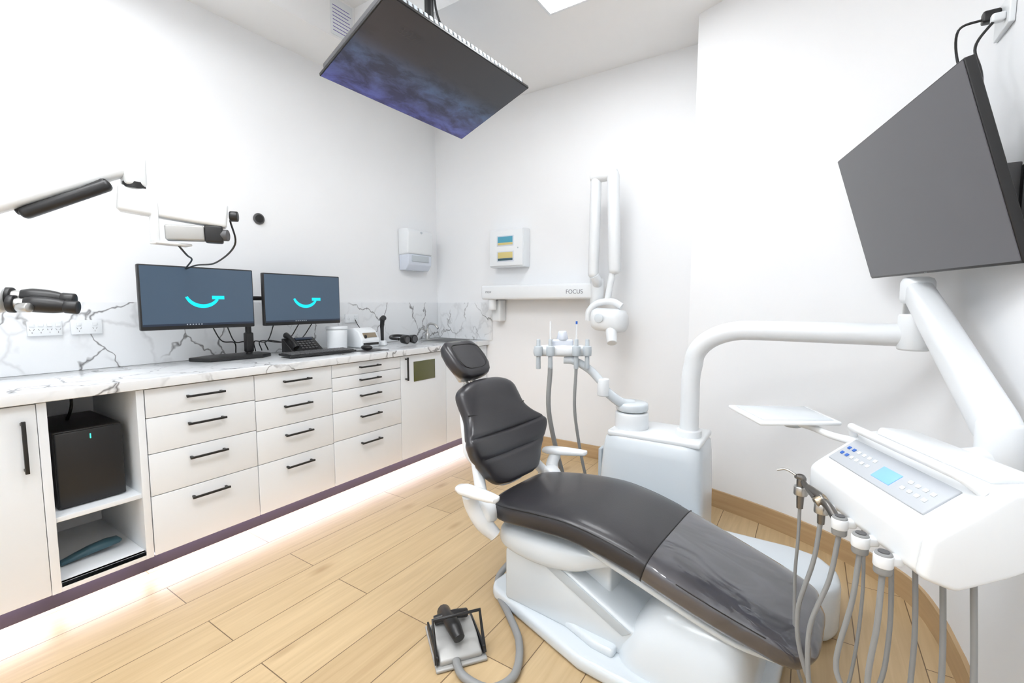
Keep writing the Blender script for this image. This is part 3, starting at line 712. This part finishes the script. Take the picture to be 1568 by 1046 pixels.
box(du,'holder_panel',hz+Z*.035,(.11,.05,.045),M_clear,.012,Rh)
cyl(du,'holder_cup',hz+Z*.05,hz+Z*.10,.03,M_clear,r2=.022,bev=.008)
for a,cm,hgt in((-.125,M_white,.09),(-.065,M_white,.15),(.065,M_blue,.15),(.12,M_white,.09)):
    b0=hz+hx*a+V((.546,-.838,0))*.045
    cyl(du,'holder_ring',b0-Z*.025,b0+Z*.025,.021,M_lgrey,bev=.004)
    cyl(du,'instrument_body',b0-Z*.09,b0+Z*.06,.012,M_lgrey,r2=.010,bev=.003)
    if hgt>.1: cyl(du,'instrument_tip',b0+Z*.06,b0+Z*(hgt-.012),.0045,M_white if cm is M_blue else cm,r2=.004); cyl(du,'instrument_tip_end',b0+Z*(hgt-.015),b0+Z*hgt,.005,cm)
for a,tgt,r_ in((-.065,(-1.03,2.22,.30),.012),(.065,(-.93,2.25,.35),.008)):
    b0=hz+hx*a+V((.546,-.838,0))*.045
    tube(du,'suction_hose',[b0-Z*.08,b0-Z*.35,V(tgt)-Z*.12+V((-.02,-.02,0)),V(tgt)-Z*.22+V((.08,.03,0)),V((-.89,2.30,.22))],r_,M_grey)
cyl(du,'column_collar',(-.47,2.30,.59),(-.47,2.30,.63),.058,M_white,bev=.006)
pts=[(-.47,2.30,.59),(-.47,2.30,.75),(-.47,2.30,.88),(-.46,2.30,.95)]
for i in range(1,8):
    t=math.radians(90*i/7); pts.append((-.46+.20*(1-math.cos(t))*1.2,2.30-.005*i,.95+.17*math.sin(t)))
pts+=[(-.05,2.265,1.12),(.15,2.25,1.12),(.325,2.235,1.12)]
tube(du,'column_arm',pts,.043,M_white,seg=32,k=5)
ex,ey=.325,2.225
cyl(du,'arm_end_post',(ex,ey,1.065),(ex,ey,1.20),.05,M_white,bev=.008)
cyl(du,'arm_end_neck',(ex,ey,1.195),(ex,ey,1.24),.038,M_silver)
cyl(du,'arm_end_cap',(ex,ey,1.235),(ex,ey,1.335),.05,M_white,bev=.02)
P0=V((ex,ey,1.285)); P1=V((.392,1.53,.930)); dv=(P1-P0).normalized(); sx=dv.cross(Z).normalized(); sy=sx.cross(dv)
rings=[]
Ln=(P1-P0).length
for f,w,h in [(-.03,.012,.014),(-.02,.03,.035),(.02,.040,.047),(.3,.041,.050),(.7,.041,.048),(.95,.042,.047),(1.0,.04,.043),(1.02,.025,.03),(1.03,.01,.01)]:
    rings.append(superring(P0+dv*Ln*f,sx*w,sy*h,3.2,36))
rings_mesh(du,'spring_arm',rings,M_white)
cyl(du,'spring_arm_pivot',P1+Z*-.09,P1+Z*.03,.044,M_white,bev=.01)
# head
e=V((.42,-.9075,0)); d=V((.9075,.42,0)); HO=V((.015,1.475,0))
def HP(a,b,z): return HO+e*a+d*b+Z*z
tube(du,'head_link',[P1-Z*.06,HP(.12,.27,.86),HP(.16,.2,.85)],.03,M_white)
prof=[(.0,.735),(.02,.718),(.06,.713),(.14,.745),(.235,.795),(.25,.83),(.245,.885),(.20,.905),(.13,.897),(.018,.812),(.002,.797)]
prism(du,'console_body',[HP(0,a,z) for a,z in prof],e*.405,M_white,.012,4)
slope=(d*.112+Z*.085).normalized(); sn=e.cross(slope)
if sn.z<0: sn=-sn
Rs=Matrix((e,slope,e.cross(slope))).transposed()
fc=HP(.195,.070,.852)+sn*.001
box(du,'control_panel',fc,(.34,.082,.006),M_panelgrey,.002,Rs)
box(du,'lcd_display',fc+e*.02+sn*.0035-slope*.008,(.062,.036,.002),M_lcd,.0005,Rs)
for i in range(2):
    for j in range(6):
        col=M_blue if (j<2) else M_white
        box(du,'panel_button',fc-e*(.150-.021*j)+slope*(.010-.021*i)+sn*.004,(.010,.009,.003),col,.001,Rs,seg=1)
    for j in range(4):
        box(du,'panel_button',fc+e*(.080+.021*j)+slope*(.006-.020*i)+sn*.004,(.011,.009,.003),M_white,.001,Rs,seg=1)
tube(du,'grab_handle',[HP(.0,.11,.875),HP(.015,.095,.908),HP(.05,.085,.914),HP(.20,.08,.916),HP(.33,.085,.914),HP(.37,.095,.908),HP(.39,.12,.885)],.010,M_white)
prism(du,'console_side_cap',[HP(.40,a,z) for a,z in [(.0,.73),(.06,.708),(.14,.74),(.24,.79),(.257,.83),(.25,.895),(.14,.908),(.01,.808)]],e*.028,M_white,.012,4)
prism(du,'console_top_cover',[HP(.03,a,z) for a,z in [(.14,.898),(.235,.89),(.235,.912),(.15,.918)]],e*.345,M_white,.008)
hp=[.015,.125,.205,.285,.36]
for i,a in enumerate(hp):
    c=HP(a,-.024,.728)
    cyl(du,'handpiece_holder',c-Z*.013,c+Z*.013,.017,M_white if i>1 else M_silver,bev=.003)
    box(du,'holder_lug',HP(a,-.008,.730),(.022,.034,.020),M_white,.005,Matrix((e,d,Z)).transposed())
    if i==0:
        tube(du,'air_water_syringe',[c-Z*.05,c+Z*.02,c+Z*.035,c+Z*.04-d*.015],.009,M_gun,radii=[.008,.011,.011,.006])
        tube(du,'syringe_tip',[c+Z*.04-d*.01,c+Z*.05-d*.03-e*.02,c+Z*.045-d*.05-e*.03],.003,M_silver)
        cyl(du,'syringe_rod',c+Z*.028+e*.012,HP(hp[1]-.02,-.03,.744),.007,M_gun)
    elif i==1:
        tube(du,'handpiece',[c-Z*.04,c+Z*.012,c+Z*.025,c+Z*.026-e*.04,c+Z*.026-e*.07],.010,M_gun,radii=[.008,.010,.010,.009,.007])
        cyl(du,'handpiece_head',c+Z*.012-d*.016,c+Z*.026+d*.010,.013,M_bronze,bev=.003)
        tube(du,'handpiece_rear',[c+Z*.02,c+Z*.018+e*.03,c+Z*.006+e*.06],.010,M_gun)
    else:
        cyl(du,'coupling',c-Z*.028,c+Z*.017,.0155,M_grey,bev=.004)
        cyl(du,'coupling_bore',c+Z*.017,c+Z*.019,.010,M_dgrey)
    o=[-.0,-.04,-.05,-.03,-.01][i]
    lo=[.60,.50,.56,.44,.58][i]
    tube(du,'instrument_hose',[c-Z*.03,c-Z*.14+d*o*.3,c-Z*.28+d*o-e*.005,c-Z*(lo-.10)+d*(o+.01)+e*.01,c-Z*lo+d*(o+.06)+e*.025,c-Z*(lo-.05)+d*(.12)+e*.04,c-Z*.28+d*.15+e*.035,HP(a+.02,.12,.74)],.0055 if i else .0042,M_grey,seg=12)
tq=[(-.215,1.64,.893),(-.105,1.45,.893),(.09,1.575,.893),(.005,1.755,.893)]
prism(du,'tray_table',[V(p) for p in tq],(0,0,.012),M_white,.005)
inn=[V((-.055,1.606,.905))+ (V(p)-V((-.055,1.606,.893)))*.86 for p in tq]
prism(du,'tray_recess',inn,(0,0,.002),M_white2,.0008)
tube(du,'tray_arm',[(-.03,1.60,.885),(.02,1.57,.880),(.07,1.53,.872),HP(.05,.14,.868)],.010,M_white,radii=[.012,.010,.010,.014])
cyl(du,'tray_pivot',(-.03,1.60,.868),(-.03,1.60,.896),.024,M_lgrey,bev=.004)

# ------------------------------------------------------------------ foot pedal
fpd=root('foot_control_pedal',(-1.0,1.19,0))
ca=V((-1.03,1.20,0)); u1=V((.80,-.60,0)).normalized(); u2=V((.60,.80,0))
def FP(a,b,z): return ca+u1*a+u2*b+Z*z
prism(fpd,'base_wedge',[FP(a,-.075,z) for a,z in [(-.09,.010),(.10,.010),(.10,.030),(.02,.055),(-.06,.06),(-.09,.03)]],u2*.15,M_alu,.008)
prism(fpd,'base_skid',[FP(-.12,-.09,.0012),FP(.115,-.09,.0012),FP(.115,.09,.0012),FP(-.12,.09,.0012)],(0,0,.012),M_alu,.005)
tube(fpd,'treadle',[FP(-.10,-.02,.065),FP(-.05,-.02,.085),FP(.02,-.01,.09),FP(.07,.0,.075)],.02,M_black,radii=[.026,.022,.026,.02])
tube(fpd,'treadle_cross',[FP(-.05,-.065,.075),FP(-.04,0,.09),FP(-.05,.055,.078)],.016,M_black)
tube(fpd,'carry_handle',[FP(.095,-.085,.02),FP(.03,-.085,.135),FP(.03,.085,.135),FP(.095,.085,.02)],.0065,M_black,smooth=False)
for b_ in(-.082,.082): box(fpd,'side_trim',FP(.0,b_,.03),(.19,.008,.03),M_black,.003,Matrix((u1,u2,Z)).transposed())
tube(fpd,'foot_control_hose',[FP(.10,-.02,.022),(-.90,1.09,.018),(-.80,1.10,.017),(-.765,1.19,.017),(-.83,1.32,.017),(-.94,1.42,.017),(-1.04,1.50,.018),(-1.11,1.60,.03),(-1.05,1.68,.12),(-.96,1.68,.24)],.014,M_grey)

# ------------------------------------------------------------------ operating microscope
mi=root('dental_microscope',(-2.3,.6,1.6))
def boxbetween(name,p0,p1,w,h,m,bev=.01):
    p0=V(p0);p1=V(p1);x=(p1-p0).normalized(); y=Z.cross(x).normalized(); z=x.cross(y)
    return box(mi,name,(p0+p1)/2,((p1-p0).length,w,h),m,bev,Matrix((x,y,z)).transposed())
boxbetween('spring_arm',(-2.41,.22,1.50),(-2.27,.72,1.78),.07,.075,M_scope,.02)
boxbetween('spring_arm_cover',(-2.37,.42,1.565),(-2.265,.655,1.70),.03,.045,M_black,.014)
boxbetween('spring_arm_cover_under',(-2.345,.43,1.55),(-2.25,.66,1.69),.05,.04,M_black,.016)
box(mi,'arm_pivot_top',(-2.26,.735,1.755),(.07,.07,.115),M_scope,.012); cyl(mi,'arm_pivot_ring',(-2.26,.735,1.69),(-2.26,.735,1.712),.037,M_black)
cyl(mi,'arm_base_joint',(-2.42,.19,1.42),(-2.42,.19,1.58),.05,M_scope,bev=.01)
boxbetween('base_arm',(-2.42,.19,1.45),(-2.70,-.35,1.45),.08,.09,M_scope,.02)
bb(mi,'wall_mount',XL+.001,-2.66,-.42,-.28,1.30,1.60,M_scope,.02)
boxbetween('balance_arm',(-2.29,.69,1.65),(-2.14,1.02,1.61),.075,.10,M_scope,.012)
bb(mi,'drop_plate',-2.245,-2.20,.77,.79,1.485,1.64,M_scope,.004)
bb(mi,'base_plate',-2.25,-2.19,.77,.90,1.477,1.487,M_scope,.004)
boxbetween('camera_body',(-2.23,.82,1.527),(-2.17,.94,1.532),.06,.06,M_alu,.006)
boxbetween('camera_lens',(-2.17,.94,1.532),(-2.140,1.0,1.532),.058,.072,M_black,.008)
cyl(mi,'lens_glass',(-2.15,.98,1.53),(-2.12,1.01,1.53),.024,M_dgrey,bev=.002)
cyl(mi,'lock_knob',(-2.13,1.025,1.615),(-2.11,1.05,1.615),.022,M_black,bev=.004)
tube(mi,'cable_a',[(-2.14,1.03,1.60),(-2.17,1.06,1.50),(-2.35,1.06,1.43),(-2.60,1.08,1.43),(-2.84,1.12,1.42)],.004,M_black,seg=8)
tube(mi,'cable_b',[(-2.21,.85,1.485),(-2.30,.92,1.45),(-2.55,1.04,1.45),(-2.84,1.12,1.42)],.004,M_black,seg=8)
sh_=V((-.0,-.040,0))
cyl(mi,'optics_body',V((-2.30,.33,1.26))+sh_,V((-2.26,.40,1.25))+sh_,.045,M_scope,bev=.01)
boxbetween('suspension',(-2.42,.19,1.42),(-2.33,.24,1.26),.05,.06,M_scope,.015)
for k_,dz_ in((0,.012),(1,-.014)):
    o=V((.03*k_,0,dz_))+sh_
    cyl(mi,'eyepiece_flange',V((-2.272,.405,1.252))+o,V((-2.262,.420,1.251))+o,.030,M_black,bev=.003)
    tube(mi,'eyepiece_tube',[V((-2.265,.415,1.252))+o,V((-2.25,.44,1.25))+o],.02,M_silver)
    tube(mi,'eyepiece_barrel',[V((-2.25,.44,1.25))+o,V((-2.235,.465,1.25))+o,V((-2.21,.505,1.245))+o,V((-2.185,.54,1.24))+o],.025,M_black,radii=[.024,.028,.026,.016])
    cyl(mi,'eyecup',V((-2.195,.525,1.242))+o,V((-2.175,.555,1.238))+o,.023,M_black,bev=.003)
cyl(mi,'eyepiece_knob',V((-2.20,.42,1.225))+sh_,V((-2.17,.44,1.225))+sh_,.016,M_silver,bev=.003)

# ------------------------------------------------------------------ world + camera
w=bpy.data.worlds.new('world'); scene.world=w; w.use_nodes=True
w.node_tree.nodes['Background'].inputs[0].default_value=(.9,.95,1,1); w.node_tree.nodes['Background'].inputs[1].default_value=0.5
cd=bpy.data.cameras.new('camera'); cd.sensor_width=36; cd.lens=700/1568*36; cd.clip_start=.05
co=bpy.data.objects.new('camera',cd); scene.collection.objects.link(co)
co.location=(0,0,1.24); co.rotation_euler=(math.radians(90-4.8),0,math.radians(33.1)); scene.camera=co
